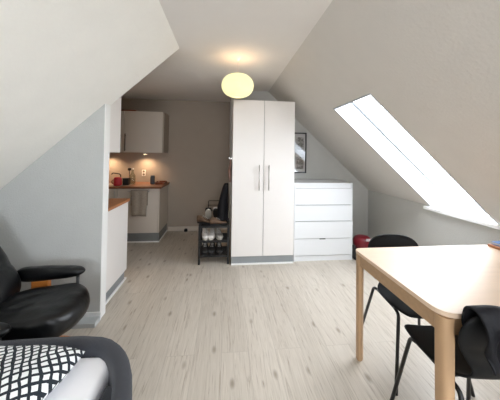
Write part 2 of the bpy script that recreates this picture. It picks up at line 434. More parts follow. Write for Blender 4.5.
t = thing('wall_cabinet', 'white wall cabinet seen end-on above the nearer worktop', 'cabinet', (-2.25, YP1 + .004, 1.39))
obj('carcass', bx(0, 1.2, 0, .305, 0, .70), M['white'], t, bevel=.001)
for x in (.0, .6): obj('door', bx(x + .002, x + .598, .307, .324, .0, .70), M['white'], t)

# back run
t = thing('base_cabinet', 'white kitchen base units with dark grey plinth along the far wall', 'cabinet', (-2.38, 3.95, 0))
KL = 1.385
obj('carcass', bx(0, KL - .02, .02, .575, .15, .832), M['white'], t)
obj('end_panel', bx(KL - .019, KL, 0, .575, .15, .832), M['kdoor'], t)
obj('plinth', bx(0, KL - .008, .03, .57, .018, .149), M['plintht'], t)
obj('plinth_strip', bx(0, KL + .002, .018, .572, 0, .018), M['trim'], t)
for x0_, x1_ in ((0, .39), (.393, .757), (.765, KL - .021)):
    d = obj('door', bx(x0_ + .002, x1_ - .002, 0, .019, .152, .830), M['kdoor'], t)
    if x0_ < .7:
        hx = x1_ - .03
        b = NB(); tube(b, [(hx, -.03, .52), (hx, -.03, .8)], .008, 8); tube(b, [(hx, -.03, .55), (hx, 0, .55)], .005, 6); tube(b, [(hx, -.03, .77), (hx, 0, .77)], .005, 6)
        obj('handle', b, M['steel'], d)
    else:
        b = NB(); tube(b, [(.925, -.04, .795), (1.245, -.04, .795)], .007, 8)
        for x in (.945, 1.225): tube(b, [(x, -.04, .795), (x, 0, .795)], .005, 6)
        obj('handle', b, M['steel'], d)
w = NB(); prism(w, [(-2.39, 3.925), (-.972, 3.925), (-.972, YK - .003), (-2.39, YK - .003)], 'z', .833, .868)
w = obj('worktop', w, M['worktop2'], None, bevel=.003)
tag(w, 'dark wooden worktop along the far kitchen wall', 'worktop')
s = thing('kitchen_sink', 'shallow steel sink edge set on the far worktop', 'sink', (-1.72, 4.2, .8695))
b = NB(); o_ = round_poly([(-.24, -.17), (.24, -.17), (.24, .17), (-.24, .17)], .04)
prism(b, o_, 'z', 0, .004)
obj('rim', b, M['steel'], s)

t = thing('wall_cabinet', 'white wall cabinet with two bar handles over the far worktop', 'cabinet', (-2.38, 4.16, 1.392))
KW = 1.375
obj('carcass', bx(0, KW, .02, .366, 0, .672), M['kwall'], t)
for x0_, x1_, hx in ((0, .75, .702), (.756, KW - .02, .778)):
    d = obj('door', bx(x0_ + .001, x1_ - .001, 0, .019, -.002, .672), M['kdoor'], t)
    b = NB(); tube(b, [(hx, -.028, .02), (hx, -.028, .30)], .009, 8)
    for z in (.05, .27): tube(b, [(hx, -.028, z), (hx, 0, z)], .006, 6)
    obj('handle', b, M['dsteel'], d)
bb = obj('serving_board', bx(-1.95, -1.47, 4.2, 4.42, 2.066, 2.092), M['board'], None, bevel=.008)
tag(bb, 'reddish-brown wooden board lying on top of the far wall cabinet', 'board')

# under-cabinet lamps
for i, x in enumerate((-1.97, -1.36)):
    t = thing('cabinet_lamp', ['left warm spot lamp under the far wall cabinet', 'right warm spot lamp under the far wall cabinet'][i], 'lamp', (x, 4.38, 1.3615), 0, 'lamps under the wall cabinet')
    b = NB(); lathe(b, [(0, .03), (.035, .03), (.035, .004), (.028, .0), (0, .0)], 20); obj('housing', b, M['steel'], t)
    b = NB(); lathe(b, [(0, -.001), (.026, -.001), (.026, -.003), (0, -.003)], 20); obj('lens', b, emis('warm_lens', (1, .72, .42), 6), t)
    ld = bpy.data.lights.new('cabinet_spot', 'SPOT'); ld.energy = 9; ld.color = (1, .68, .42); ld.spot_size = math.radians(150); ld.spot_blend = .8; ld.shadow_soft_size = .03
    lo = bpy.data.objects.new('cabinet_spot', ld); C.objects.link(lo); lo.parent = t; lo.location = (0, 0, -.012)

# faucet
t = thing('kitchen_faucet', 'thin chrome faucet behind the red jug at the far sink', 'faucet', (-1.76, 4.40, .868))
b = NB(); lathe(b, [(0, 0), (.022, 0), (.022, .03), (0, .03)], 16); obj('base', b, M['chrome'], t, smooth=False)
b = NB(); tube(b, round_path([(0, 0, .02), (0, 0, .15), (-.12, -.02, .17), (-.14, -.02, .145)], .04), .009, 8); obj('spout', b, M['dark'], t, smooth=True)
# red jug
t = thing('red_jug', 'pinkish red enamel jug by the sink', 'jug', (-1.665, 4.06, .8685))
b = NB(); lathe(b, [(0, 0), (.056, 0), (.062, .02), (.056, .11), (.05, .125), (.045, .125), (.04, .02), (0, .02)], 20); obj('body', b, M['pink'], t, smooth=True)
b = NB(); tube(b, round_path([(-.05, 0, .09), (-.09, 0, .08), (-.085, 0, .03), (-.05, 0, .02)], .03), .007, 8); obj('handle', b, M['red'], t, smooth=True)
t = thing('coffee_tin', 'short black tin between the red jug and the glass bottle', 'tin', (-1.55, 4.10, .8685))
b = NB(); prism(b, round_poly([(-.045, -.045), (.045, -.045), (.045, .045), (-.045, .045)], .012), 'z', 0, .098); obj('body', b, M['dark'], t)
b = NB(); prism(b, round_poly([(-.047, -.047), (.047, -.047), (.047, .047), (-.047, .047)], .012), 'z', .098, .112); obj('lid', b, M['blackmetal'], t)
# dish brush in a glass
t = thing('dish_brush', 'black-headed dish brush standing upright beside the glass bottle', 'brush', (-1.585, 4.3, .8685))
b = NB(); lathe(b, [(0, 0), (.028, 0), (.032, .09), (.029, .09), (.026, .004), (0, .004)], 16); obj('holder', b, M['steel'], t, smooth=False)
b = NB(); tube(b, [(0, 0, .006), (.005, 0, .22)], .005, 8); obj('handle', b, M['blackmetal'], t)
b = NB(); bmesh.ops.create_icosphere(b, subdivisions=2, radius=.03, matrix=Matrix.Translation((.005, 0, .24)) @ Matrix.Diagonal((1, 1, .8, 1)))
for v in b.verts: v.co += v.normal * random.uniform(-.003, .006)
obj('brush_head', b, M['dark'], t)
t = thing('glass_bottle', 'tall clear glass bottle on the far worktop', 'bottle', (-1.495, 4.2, .8685))
b = NB(); lathe(b, [(0, .001), (.045, .001), (.048, .02), (.048, .14), (.018, .19), (.016, .24), (.013, .24), (.014, .19), (.043, .138), (.043, .01), (0, .01)], 20); obj('body', b, M['bottle'], t, smooth=True)
b = NB(); lathe(b, [(0, .24), (.018, .24), (.018, .265), (0, .265)], 16); obj('cap', b, M['sockets'], t)
t = thing('grey_canister', 'small dark grey canister at the right end of the far worktop', 'canister', (-1.19, 4.25, .8685))
b = NB(); lathe(b, [(0, 0), (.034, 0), (.036, .01), (.036, .12), (.03, .128), (.03, .142), (0, .142)], 20); obj('body', b, mat('slate', (82, 88, 92), .5), t)
t = thing('wooden_tray', 'low dark wooden tray next to the grey canister', 'tray', (-1.065, 4.3, .8685))
b = NB(); prism(b, round_poly([(-.075, -.12), (.075, -.12), (.075, .12), (-.075, .12)], .03), 'z', 0, .01); obj('base', b, M['board'], t)
b = NB()
for a in ((-.075, -.067, -.1, .1), (.067, .075, -.1, .1)): box(b, a[0], a[1], a[2], a[3], .01, .035)
for a in ((-.055, .055, -.12, -.112), (-.055, .055, .112, .12)): box(b, a[0], a[1], a[2], a[3], .01, .035)
obj('rim', b, M['board'], t)
# sockets
t = thing('wall_socket', 'white double wall socket above the far worktop', 'socket', (-1.42, YK, 1.03))
obj('plate', bx(-.032, .032, -.010, -.0005, -.055, .055), M['sockets'], t, bevel=.003)
for z in (-.026, .026):
    b = NB()
    tube(b, [(0, -.0125, z), (0, -.010, z)], .018, 20); obj('outlet', b, mat('socket_shadow', (120, 100, 80), .6), t)
t = thing('light_switch', 'white light switch on the kitchen wall right of the cabinets', 'switch', (-.815, YK, .955))
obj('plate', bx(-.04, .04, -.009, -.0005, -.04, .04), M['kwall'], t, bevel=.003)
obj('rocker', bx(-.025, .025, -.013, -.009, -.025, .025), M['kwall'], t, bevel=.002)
ds = thing('door_stop', 'small black door stop on the floor at the kitchen baseboard', 'door stop', (-.665, 4.485, 0))
b = NB(); lathe(b, [(0, 0), (.03, 0), (.03, .03), (.022, .045), (0, .045)], 16); obj('rubber', b, M['dark'], ds)
# towel over the rail of the far unit
b = NB(); nxn, nzn = 14, 18; X0, X1, ZT, ZB = -1.415, -1.165, .802, .425
path = [(3.945 - .012, .58)] + [(3.938, .70), (3.936, .795), (3.925, .812), (3.908, .815), (3.893, .805)] + [(3.888 - .004 * math.sin(i), .78 - i * (.78 - ZB) / 10) for i in range(11)]
gr = []
for j, (y, z) in enumerate(path):
    row = []
    for i in range(nxn + 1):
        u = i / nxn; fold = .006 * math.sin(u * 13 + j * .1) if j > 5 else 0
        row.append(b.verts.new((X0 + (X1 - X0) * u * (1 - .01 * j) + .002 * j, y + fold - .004, z + (.006 * math.sin(u * 4) if j > 12 else 0))))
    gr.append(row)
for a, c in zip(gr, gr[1:]):
    for i in range(nxn): b.faces.new((a[i], a[i + 1], c[i + 1], c[i]))
o = obj('kitchen_towel', b, M['towel'], smooth=True, solid=.008, recalc=False)
tag(o, 'taupe towel hanging over the rail of the far kitchen unit', 'towel')

# ------------------------------------------------------------------ shoe rack
t = thing('shoe_rack', 'small black metal shoe rack standing left of the wardrobe', 'shoe rack', (-.31, 3.13, 0))
RW, RD = .385, .30
for x in (.012, RW - .012):
    for y in (.012, RD - .012):
        obj('post', box(NB(), x - .012, x + .012, y - .012, y + .012, 0, .50), M['blackmetal'], t)
for z in (.105, .285, .47):
    b = NB()
    box(b, .024, RW - .024, .0, .024, z - .012, z + .012); box(b, .024, RW - .024, RD - .024, RD, z - .012, z + .012)
    box(b, 0, .024, .024, RD - .024, z - .012, z + .012); box(b, RW - .024, RW, .024, RD - .024, z - .012, z + .012)
    for k in range(9): tube(b, [(.024, .045 + k * .026, z), (RW - .024, .045 + k * .026, z)], .005, 6)
    obj('shelf', b, M['blackmetal'], t)

def shoe_mesh(L=.26, W=.09, H=.1):
    """body of a low shoe lying along +Y (toe at -Y)."""
    b = NB(); n = 14; rings = []
    for i in range(13):
        u = i / 12
        wid = W * .5 * (.55 + .5 * math.sin(PI * min(1, u * 1.05 + .12)) ** .7) if 0 < u < 1 else W * .28
        hh = H * (.38 + .62 * max(0, min(1, (u - .25) / .45)) ** 1.3) if u > 0 else H * .22
        if u > .93: hh *= .96
        ring = []
        for k in range(n):
            a = 2 * PI * k / n; x = math.cos(a); z = math.sin(a)
            ring.append(b.verts.new((wid * abs(x) ** .7 * (1 if x > 0 else -1) * (1 - .35 * max(0, z) * (u > .4)), (u - .5) * L, .018 + hh * (.5 + .5 * (abs(z) ** .7 * (1 if z > 0 else -1))))))
        rings.append(ring)
    for p, q in zip(rings, rings[1:]):
        for k in range(n): b.faces.new((p[k], p[(k + 1) % n], q[(k + 1) % n], q[k]))
    b.faces.new(rings[0]); b.faces.new(rings[-1])
    return b
def sole_mesh(L=.26, W=.09):
    pts = []
    for k in range(24):
        a = 2 * PI * k / 24; y = -math.cos(a) * L * .51
        pts.append((math.sin(a) * W * .5 * (1 - .12 * math.cos(a * 1) * -1 - .12 * math.cos(2 * a) * -.4), y))
    return prism(NB(), pts, 'z', 0, .02)
def shoe(label, m, x, y, z, rz, ms=None, s=1, group=None, tilt=0):
    t = thing('shoe', label, 'shoe', (x, y, z), rz, group); t.scale = (s, s, s); t.rotation_euler = (tilt, 0, rz)
    obj('upper', shoe_mesh(), m, t, smooth=True)
    obj('sole', sole_mesh(), ms or M['sole'], t)
    b = NB()
    for k in range(4):
        yy = -.035 + k * .022; zz = .072 + k * .011
        tube(b, bez((-.02, yy, zz), (0, yy, zz + .016), (.02, yy, zz), 5), .003, 5)
    obj('laces', b, M['shoew'] if m != M['shoew'] else M['shoeg'], t)
    return t
zt = .476 + .006
shoe('tan shoe lying on top of the rack at its left', M['shoet'], -.235, 3.25, zt, 1.25, ms=M['shoeb'], s=.86)
shoe('brown shoe on top of the rack beside the dark coat', M['shoet'], -.065, 3.19, zt, 1.75, ms=M['shoeb'], s=.8)
shoe('black and white trainer propped at the back left of the rack top', M['shoeb'], -.205, 3.34, zt + .085, .06, s=.95, tilt=-.75)
shoe('white trainer propped at the back right of the rack top', M['shoew'], -.10, 3.34, zt + .09, -.06, ms=M['shoeb'], s=.95, tilt=-.8)
for i, (x, m) in enumerate(((-.235, M['shoew']), (-.15, M['shoew']), (-.06, M['shoeg']))):
    shoe(['white trainer on the middle shelf, leftmost', 'white trainer in the centre of the middle shelf', 'grey trainer at the right of the middle shelf'][i], m, x, 3.27, .2915 + .005, [.12, -.1, .2][i], s=.95)
for i, x in enumerate((-.235, -.145, -.055)):
    shoe(['black shoe on the lowest shelf, leftmost', 'black shoe in the centre of the lowest shelf', 'black shoe at the right of the lowest shelf'][i], M['shoeb'], x, 3.27, .1115 + .005, [.05, -.08, .1][i], ms=M['shoeb'], s=.95)
# wire basket on the rack
t = thing('wire_basket', 'thin black wire frame standing on top of the shoe rack', 'wire frame', (-.25, 3.37, .4775 + .0045))
b = NB()
tube(b, round_path([(0.04, .05, 0), (0.04, .05, .26), (.24, .05, .26), (.24, .05, 0)], .015), .005, 6)
tube(b, [(0.04, .05, .2), (.24, .05, .2)], .004, 6); tube(b, [(0.04, .05, .13), (.24, .05, .13)], .004, 6)
obj('wires', b, M['blackmetal'], t)

# coat and scarf hanging on the wardrobe's left side
t = thing('hook_rail', 'small steel hook rail on the wardrobe side', 'hook', (.098, 3.3, 1.33))
b = NB(); box(b, -.006, 0, -.1, .2, -.02, .02); obj('rail', b, M['steel'], t)
b = NB()
for y in (-.05, .12):
    obj('hook_arm', tube(NB(), round_path([(-.006, y, .0), (-.03, y, -.01), (-.04, y, .02)], .01), .005, 6), M['steel'], t)
def hang(name, x0, x1, y0, y1, z0, z1, m, label, cat, wid):
    b = NB(); n = 20; rows = 22; R_ = []
    for j in range(rows + 1):
        v = j / rows; z = z1 + (z0 - z1) * v; ring = []
        w = wid(v)
        for k in range(n):
            a = 2 * PI * k / n
            rx = (x1 - x0) / 2 * w * (1 + .12 * math.sin(5 * a + 3 * v)); ry = (y1 - y0) / 2 * (.5 + .5 * w) * (1 + .06 * math.sin(7 * a + 5 * v))
            ring.append(b.verts.new((x1 - (x1 - x0) / 2 * w + rx * math.cos(a) - .004, (y0 + y1) / 2 + ry * math.sin(a), z)))
        R_.append(ring)
    for p, q in zip(R_, R_[1:]):
        for k in range(n): b.faces.new((p[k], p[(k + 1) % n], q[(k + 1) % n], q[k]))
    b.faces.new(R_[0]); b.faces.new(R_[-1])
    return tag(obj(name, b, m, smooth=True), label, cat)
hang('hanging_coat', -.08, .06, 3.17, 3.34, .53, 1.0, M['cloth'], 'black coat hanging beside the wardrobe above the shoe rack', 'coat', lambda v: .35 + .65 * min(1, v * 1.6) ** .8)
hang('hanging_scarf', .052, .096, 3.17, 3.42, 1.02, 1.31, M['coat'], 'patterned pale scarf hanging on the wardrobe side', 'scarf', lambda v: .6 + .4 * math.sin(v * 3) ** 2)

# ------------------------------------------------------------------ paper lantern
LX, LY, LZ = .118, 2.42, 2.068
t = thing('pendant_lamp', 'glowing round yellowish paper lantern hanging from the ceiling', 'lamp', (LX, LY, ZC))
b = NB(); lathe(b, [(0, -.0005), (.025, -.0005), (.025, -.008), (.01, -.03), (0, -.03)], 20); obj('ceiling_cup', b, M['trim'], t, smooth=False)
b = NB(); tube(b, [(0, 0, -.03), (0, 0, LZ - ZC + .06)], .0018, 6); obj('cord', b, M['pale'], t)
# ribbed shade, open at the top and bottom
b = NB(); RA, RB = .158, .115; prof = []; nb = 44
for i in range(nb + 1):
    a = math.radians(-82) + math.radians(144) * i / nb
    rib = 1 + .012 * math.cos(i * PI)
    prof.append((RA * math.cos(a) ** .75 * rib, RB * math.sin(a)))
n = 48; rings = []
for i, (r, z) in enumerate(prof):
    rings.append([b.verts.new((r * math.cos(2 * PI * k / n), r * math.sin(2 * PI * k / n), z + LZ - ZC)) for k in range(n)])
for p, q in zip(rings, rings[1:]):
    for k in range(n): b.faces.new((p[k], p[(k + 1) % n], q[(k + 1) % n], q[k]))
def paper():
    m = bpy.data.materials.new('glowing_paper'); m.use_nodes = True; nt = m.node_tree; N = nt.nodes; L = nt.links; p = N['Principled BSDF']
    p.inputs['Base Color'].default_value = (.35, .3, .14, 1); p.inputs['Roughness'].default_value = .9
    lw = N.new('ShaderNodeLayerWeight'); lw.inputs[0].default_value = .35
    r = N.new('ShaderNodeValToRGB'); L.new(lw.outputs['Facing'], r.inputs[0])
    r.color_ramp.elements[0].color = (1.0, .93, .50, 1); r.color_ramp.elements[1].color = (.98, .84, .40, 1)
    tc = N.new('ShaderNodeTexCoord'); n = N.new('ShaderNodeTexNoise'); n.inputs['Scale'].default_value = 9; mp = N.new('ShaderNodeMapping'); mp.inputs['Scale'].default_value = (1, 1, 9)
    L.new(tc.outputs['Object'], mp.inputs[0]); L.new(mp.outputs[0], n.inputs['Vector'])
    mr = N.new('ShaderNodeMapRange'); L.new(n.outputs[0], mr.inputs[0]); mr.inputs[3].default_value = .9; mr.inputs[4].default_value = 1.15
    p.inputs['Emission Color'].default_value = (1.0, .93, .50, 1)
    mm = N.new('ShaderNodeMath'); mm.operation = 'MULTIPLY'; L.new(mr.outputs[0], mm.inputs[0]); mm.inputs[1].default_value = LAMP
    L.new(mm.outputs[0], p.inputs['Emission Strength']); return m
EXPO = 0.0
LAMP = .62
obj('lamp_shade', b, paper(), t, smooth=True)
b = NB(); bmesh.ops.create_uvsphere(b, u_segments=16, v_segments=10, radius=.03, matrix=Matrix.Translation((0, 0, LZ - ZC - .02)))
obj('bulb', b, emis('bulb_glass', (1, .85, .6), 4), t, smooth=True)
ld = bpy.data.lights.new('bulb_light', 'POINT'); ld.energy = 2.0; ld.color = (1, .58, .38); ld.shadow_soft_size = .12
lo = bpy.data.objects.new('bulb_light', ld); C.objects.link(lo); lo.location = (LX, LY, LZ + .03)

# ------------------------------------------------------------------ table
t = thing('dining_table', 'pale birch dining table with rounded corners under the roof window', 'table', (.915, .94, 0))
TL, TW = 1.30, .72
b = prism(NB(), round_poly([(0, 0), (TL, 0), (TL, TW), (0, TW)], [.085, .085, .05, .05], 8), 'z', .718, .74)
obj('tabletop', b, M['tabletop'], t, bevel=.003)
b = NB()
box(b, .012, .03, .06, TW - .06, .645, .7175); box(b, TL - .03, TL - .012, .06, TW - .06, .645, .7175)
box(b, .06, TL - .06, .012, .03, .645, .7175); box(b, .06, TL - .06, TW - .03, TW - .012, .645, .7175)
obj('apron', b, M['birch'], t)
for sx_ in (0, 1):
    for sy_ in (0, 1):
        ox, oy = (.006 if not sx_ else TL - .006), (.006 if not sy_ else TW - .006)
        dx, dy = (1 if not sx_ else -1), (1 if not sy_ else -1)
        a = .054
        pts = [(ox, oy), (ox + dx * a, oy), (ox + dx * a, oy + dy * .026), (ox + dx * .026, oy + dy * a), (ox, oy + dy * a)]
        pts = round_poly(pts, [.03, .01, .01, .01, .01], 6)
        if dx * dy < 0: pts = pts[::-1]
        b = NB(); A = [b.verts.new((ox + (p[0] - ox) * (.82 if 0 else 1), p[1], .7165)) for p in pts]
        B = [b.verts.new((ox + dx * .002 + (p[0] - ox) * .94, oy + dy * .002 + (p[1] - oy) * .94, 0)) for p in pts]
        k = len(pts); b.faces.new(A); b.faces.new(B[::-1])
        for i in range(k): b.faces.new((A[i], A[(i + 1) % k], B[(i + 1) % k], B[i]))
        obj('leg', b, M['birchleg'], t, smooth=False, bevel=.001, seg=1)

# things on the table's far right
t = thing('book', 'blue book lying over a brown folder on the far side of the table', 'book', (2.04, 1.555, .7605), .1)
obj('cover', bx(-.08, .10, -.09, .07, 0, .003), M['blue'], t); obj('pages', bx(-.078, .096, -.087, .067, .003, .015), M['print'], t); obj('cover', bx(-.08, .10, -.09, .07, .015, .018), M['blue'], t)
t = obj('folder', bx(1.935, 2.15, 1.44, 1.63, .7405, .7595), M['brown'], bevel=.003); tag(t, 'brown folder under the blue book on the table', 'folder')

# ------------------------------------------------------------------ dining chairs
def make_chair(label, loc, rz):
    t = thing('dining_chair', label, 'chair', loc, rz)   # faces +Y in its own frame, origin under the seat centre
    prof = [(-.245, .782, .085), (-.243, .776, .130), (-.236, .755, .172), (-.225, .71, .200), (-.210, .66, .202), (-.196, .61, .182), (-.184, .565, .150), (-.172, .525, .122), (-.160, .49, .114), (-.143, .463, .127), (-.12, .449, .152),
            (-.09, .444, .178), (-.03, .443, .196), (.04, .446, .203), (.11, .450, .200), (.165, .449, .190), (.2, .441, .170), (.215, .43, .135)]
    b = NB(); rows = []; nw = 12
    for (y, z, w) in prof:
        row = []
        for i in range(nw + 1):
            u = -1 + 2 * i / nw
            k = .03 * u * u
            yy = y + (k * 1.2 if z > .5 else 0); zz = z + (k * .35 if z <= .5 else 0)
            row.append(b.verts.new((u * w, yy, zz)))
        rows.append(row)
    for p, q in zip(rows, rows[1:]):
        for i in range(nw): b.faces.new((p[i], p[i + 1], q[i + 1], q[i]))
    obj('seat_shell', b, M['shell'], t, smooth=True, solid=.012, sub=1, recalc=False)
    r = .0098
    for s in (-1, 1):
        b = tube(NB(), round_path([(s * .235, -.245, 0), (s * .165, -.155, .418), (s * .165, -.10, .430)], .035), r, 10); obj('leg', b, M['blackmetal'], t, smooth=True)
        b = tube(NB(), round_path([(s * .225, .225, 0), (s * .165, .150, .418), (s * .165, .10, .430)], .035), r, 10); obj('leg', b, M['blackmetal'], t, smooth=True)
    b = NB()
    for s in (-1, 1): tube(b, [(s * .165, -.10, .430), (s * .165, .10, .430)], r, 10)
    for y in (-.08, .08): tube(b, [(-.165, y, .430), (.165, y, .430)], r, 10)
    obj('seat_frame', b, M['blackmetal'], t, smooth=True)
    return t
CA = make_chair('black shell chair at the far side of the table near the chest', (1.266, 1.565, 0), PI + math.radians(-6))
CC = make_chair('black shell chair at the near side of the table with a jacket over it', (1.165, 1.082, 0), math.radians(-4))

# jacket draped over the near chair's back (local frame of the chair)
def jacket():
    b = NB(); rows = []; nu = 40
    path = []
    # inside face -> over top edge -> outside face
    for k in range(4): path.append((-.192 - .002 * k, .70 + .022 * k))
    path += [(-.205, .785), (-.220, .798), (-.243, .802), (-.262, .792)]
    for k in range(13): path.append((-.270 - .006 * math.sin(k * .7), .778 - k * .020))
    n = len(path)
    for j, (y, z) in enumerate(path):
        row = []
        for i in range(nu + 1):
            u = i / nu
            x = -.175 + .40 * u
            low = max(0, j - 9) / 11
            hang = 1 - .30 * max(0, .45 - u) / .45 if j > 8 else 1
            zz = z if j <= 8 else .792 - (.792 - z) * hang
            f = abs(noise.noise(Vector((u * 7 + j * .09, j * .14, 3)))) * .085 * (.35 + low) + .014 * abs(math.sin(u * 13 + j * .22 + 2 * noise.noise(Vector((u * 3, j * .2, 9))))) * (.3 + low)
            yy = y + .02 * (2 * u - 1) ** 2 - abs(f) * (1 if j > 8 else -.2)
            top = .010 * math.sin(u * 9) + .008 * noise.noise(Vector((u * 5, 1, 1)))
            row.append(b.verts.new((x + .02 * noise.noise(Vector((j * .3, u * 2, 8))) , yy, zz + top)))
        rows.append(row)
    for p, q in zip(rows, rows[1:]):
        for i in range(nu): b.faces.new((p[i], p[i + 1], q[i + 1], q[i]))
    return b
t = thing('jacket', 'crumpled black jacket draped over the back of the near chair', 'jacket', (1.165, 1.082, 0), math.radians(-4))
obj('body', jacket(), M['cloth'], t, smooth=True, solid=.01, sub=1, recalc=False)
# sleeve tube hanging
b = tube(NB(), [(-.10, -.30, .775), (-.09, -.315, .73), (-.06, -.32, .68), (-.02, -.32, .635), (.02, -.315, .60)], [.022, .034, .034, .03, .024], 12, ry=.7)
for v in b.verts: v.co += Vector(noise.noise_vector(v.co * 22)) * .008
obj('sleeve', b, mat('navy_cloth', (18, 19, 30), .85, var=.3, bump=.3, bscale=30, spec=.2), t, smooth=True)

# ------------------------------------------------------------------ vacuum cleaner beside the chest
t = thing('vacuum_cleaner', 'red rounded vacuum cleaner with a black base beside the white chest', 'vacuum cleaner', (1.892, 3.2, 0))
b = NB(); lathe(b, [(0, .035), (.115, .035), (.125, .05), (.125, .1), (.118, .13), (0, .13)], 28); obj('base', b, M['dark'], t, smooth=False, bevel=.004)
b = NB(); lathe(b, [(0, .131), (.112, .131), (.122, .16), (.122, .225), (.112, .262), (.088, .288), (.05, .30), (0, .303)], 28); obj('drum', b, M['red'], t, smooth=True)
b = NB(); tube(b, bez((-.01, -.108, .276), (.045, -.12, .27), (.085, -.075, .268), 8), .018, 8, ry=.6); obj('badge', b, M['pale'], t, smooth=True)
for s in (-1, 1):
    b = NB(); tube(b, [(s * .122, -.01, .045), (s * .14, -.01, .045)], .045, 20); obj('wheel', b, M['blackmetal'], t)
b = NB(); tube(b, round_path([(-.1, -.02, .1), (-.147, -.04, .2), (-.147, -.06, .02), (-.12, -.09, .02)], .04), .019, 12)
obj('hose', b, M['dark'], t, smooth=True)
b = NB(); box(b, -.135, -.06, -.18, -.09, 0, .05); obj('floor_nozzle', b, M['dark'], t, bevel=.008)
o = NB(); prism(o, [(1.722, .0), (1.738, 0), (1.728, .33), (1.722, .33)], 'y', 3.30, 3.33)
tag(obj('white_slat', o, M['trim']), 'thin white slat leaning upright against the chest side', 'slat')

# ------------------------------------------------------------------ recliner
t = thing('recliner_chair', 'black leather recliner armchair in front of the grey partition wall', 'armchair', (-1.2, 1.72, 0), 0)
def pillow(L_, W_, H_, nx_=16, ny_=14, px=4, mod=None):
    b = NB(); top = {}; 
    for s in (1, -1):
        for i in range(nx_ + 1):
            for j in range(ny_ + 1):
                u = -1 + 2 * i / nx_; v = -1 + 2 * j / ny_
                e_ = max(0, 1 - abs(u) ** px) * max(0, 1 - abs(v) ** px)
                edge = (i in (0, nx_) or j in (0, ny_))
                # round the corners of the outline
                ru = u * math.sqrt(1 - .36 * v * v * u * u); rv = v * math.sqrt(1 - .36 * u * u * v * v)
                if s == -1 and edge: continue
                p = Vector((ru * L_ / 2, rv * W_ / 2, s * H_ / 2 * e_ ** .45))
                if mod: p = mod(p, u, v, s)
                top[(s, i, j)] = b.verts.new(p)
    g = lambda s, i, j: top.get((s, i, j)) or top[(1, i, j)]
    for s in (1, -1):
        for i in range(nx_):
            for j in range(ny_):
                f = [g(s, i, j), g(s, i + 1, j), g(s, i + 1, j + 1), g(s, i, j + 1)]
                b.faces.new(f if s == 1 else f[::-1])
    return b
def wr(amp, fr, seed):
    return lambda p, u, v, s: p + Vector((0, 0, s * amp * noise.noise(Vector((p.x * fr, p.y * fr * 2, seed)))))
def seatmod(p, u, v, s):
    p = p + Vector((0, 0, .012 * noise.noise(Vector((p.x * 9, p.y * 14, 3))) * s))
    p.z += .03 * u - .05 * max(0, u - .3) ** 1.5 + .012 * v * v
    if u > .3: p.x -= .05 * v * v * (u - .3) / .7
    return p
c = obj('seat', pillow(.64, .49, .17, 20, 18, 5, seatmod), M['leather'], t, smooth=True, sub=1); c.location = (.022, -.045, .376)
def backmod(p, u, v, s):
    p = p + Vector((0, 0, s * .014 * noise.noise(Vector((p.x * 8, p.y * 6, 7)))))
    for q in (-.25, .35): p.z -= s * .02 * math.exp(-((u - q) / .05) ** 2)
    return p
bk = obj('backrest', pillow(.72, .56, .16, 30, 16, 5, backmod), M['leather'], t, smooth=True, sub=1)
bk.location = (-.385, -.04, .655); bk.rotation_euler = (0, math.radians(-122), 0)
def armmod(p, u, v, s):
    p.z *= 1.0 - .22 * u
    return p + Vector((0, 0, s * .004 * noise.noise(Vector((p.x * 9, p.y * 18, 1)))))
for s, yy, xo in ((1, .245, -.062), (-1, -.34, -.11)):
    am = obj('armrest', pillow(.50, .10, .09, 18, 8, 4, armmod), M['leather'], t, smooth=True, sub=1)
    am.location = (xo, yy, .50 if s > 0 else .475); am.rotation_euler = (0, math.radians(-1.5), 0)
    b = NB(); tube(b, [(xo + .19, yy, .485), (xo + .19, yy, .36), (xo + .12, yy * .9, .30)], .011, 10); obj('armrest_post', b, M['blackmetal'], t, smooth=True)
    b = NB(); prism(b, [(-.18, .30), (-.065, .30), (-.065, .455), (-.18, .455)], 'y', yy - .02, yy + .02)
    obj('wooden_bracket', b, M['orangewood'], t, bevel=.006)
b = NB(); lathe(b, [(0, .035), (.03, .035), (.03, .28), (0, .28)], 16, (0, -.02, 0)); obj('pedestal', b, M['blackmetal'], t)
b = NB(); box(b, -.2, .2, -.345, .25, .262, .285); obj('seat_plate', b, M['blackmetal'], t)
b = NB(); lathe(b, [(0, .0), (.28, .0), (.29, .012), (.28, .03), (.0, .036)], 36, (0, -.02, 0)); obj('round_base', b, M['orangewood'], t, bevel=.003)

# ------------------------------------------------------------------ sofa bed
t = thing('sofa_bed', 'charcoal fabric sofa bed with a low wraparound rim in the near left corner', 'sofa bed', (0, 0, 0))
# rim: swept along the back, round the corner, then toward the viewer
O = [(-2.1, 1.222), (-1.4, 1.228), (-.99, 1.231), (-.76, 1.235), (-.63, 1.232), (-.539, 1.217), (-.49, 1.197), (-.447, 1.165), (-.408, 1.125), (-.377, 1.082), (-.350, 1.03), (-.328, .971), (-.303, .89), (-.285, .78), (-.275, .6), (-.27, .2), (-.27, -.6)]
I = []
for k in range(len(O)):
    a_ = Vector(O[max(0, k - 1)]); c_ = Vector(O[min(len(O) - 1, k + 1)]); d_ = (c_ - a_).normalized()
    I.append((O[k][0] - (-d_.y) * .068, O[k][1] - d_.x * .068) if True else None)
b = NB(); prof = []
def ringpts(o, i, zb, zt_):
    o = Vector(o); i = Vector(i); d = (i - o); out_ = []
    r_ = .03
    for (u, z) in ((0, zb), (0, zt_ - .035), (.06, zt_ - .015), (.2, zt_ - .003), (.5, zt_), (.8, zt_ - .003), (.94, zt_ - .015), (1, zt_ - .035), (1, zb)):
        p = o + d * u; out_.append((p.x, p.y, z))
    return out_
rings = [[b.verts.new(q) for q in ringpts(o_, i_, .05, .55)] for o_, i_ in zip(O, I)]
for p, q in zip(rings, rings[1:]):
    for k in range(len(p)): b.faces.new((p[k], p[(k + 1) % len(p)], q[(k + 1) % len(q)], q[k]))
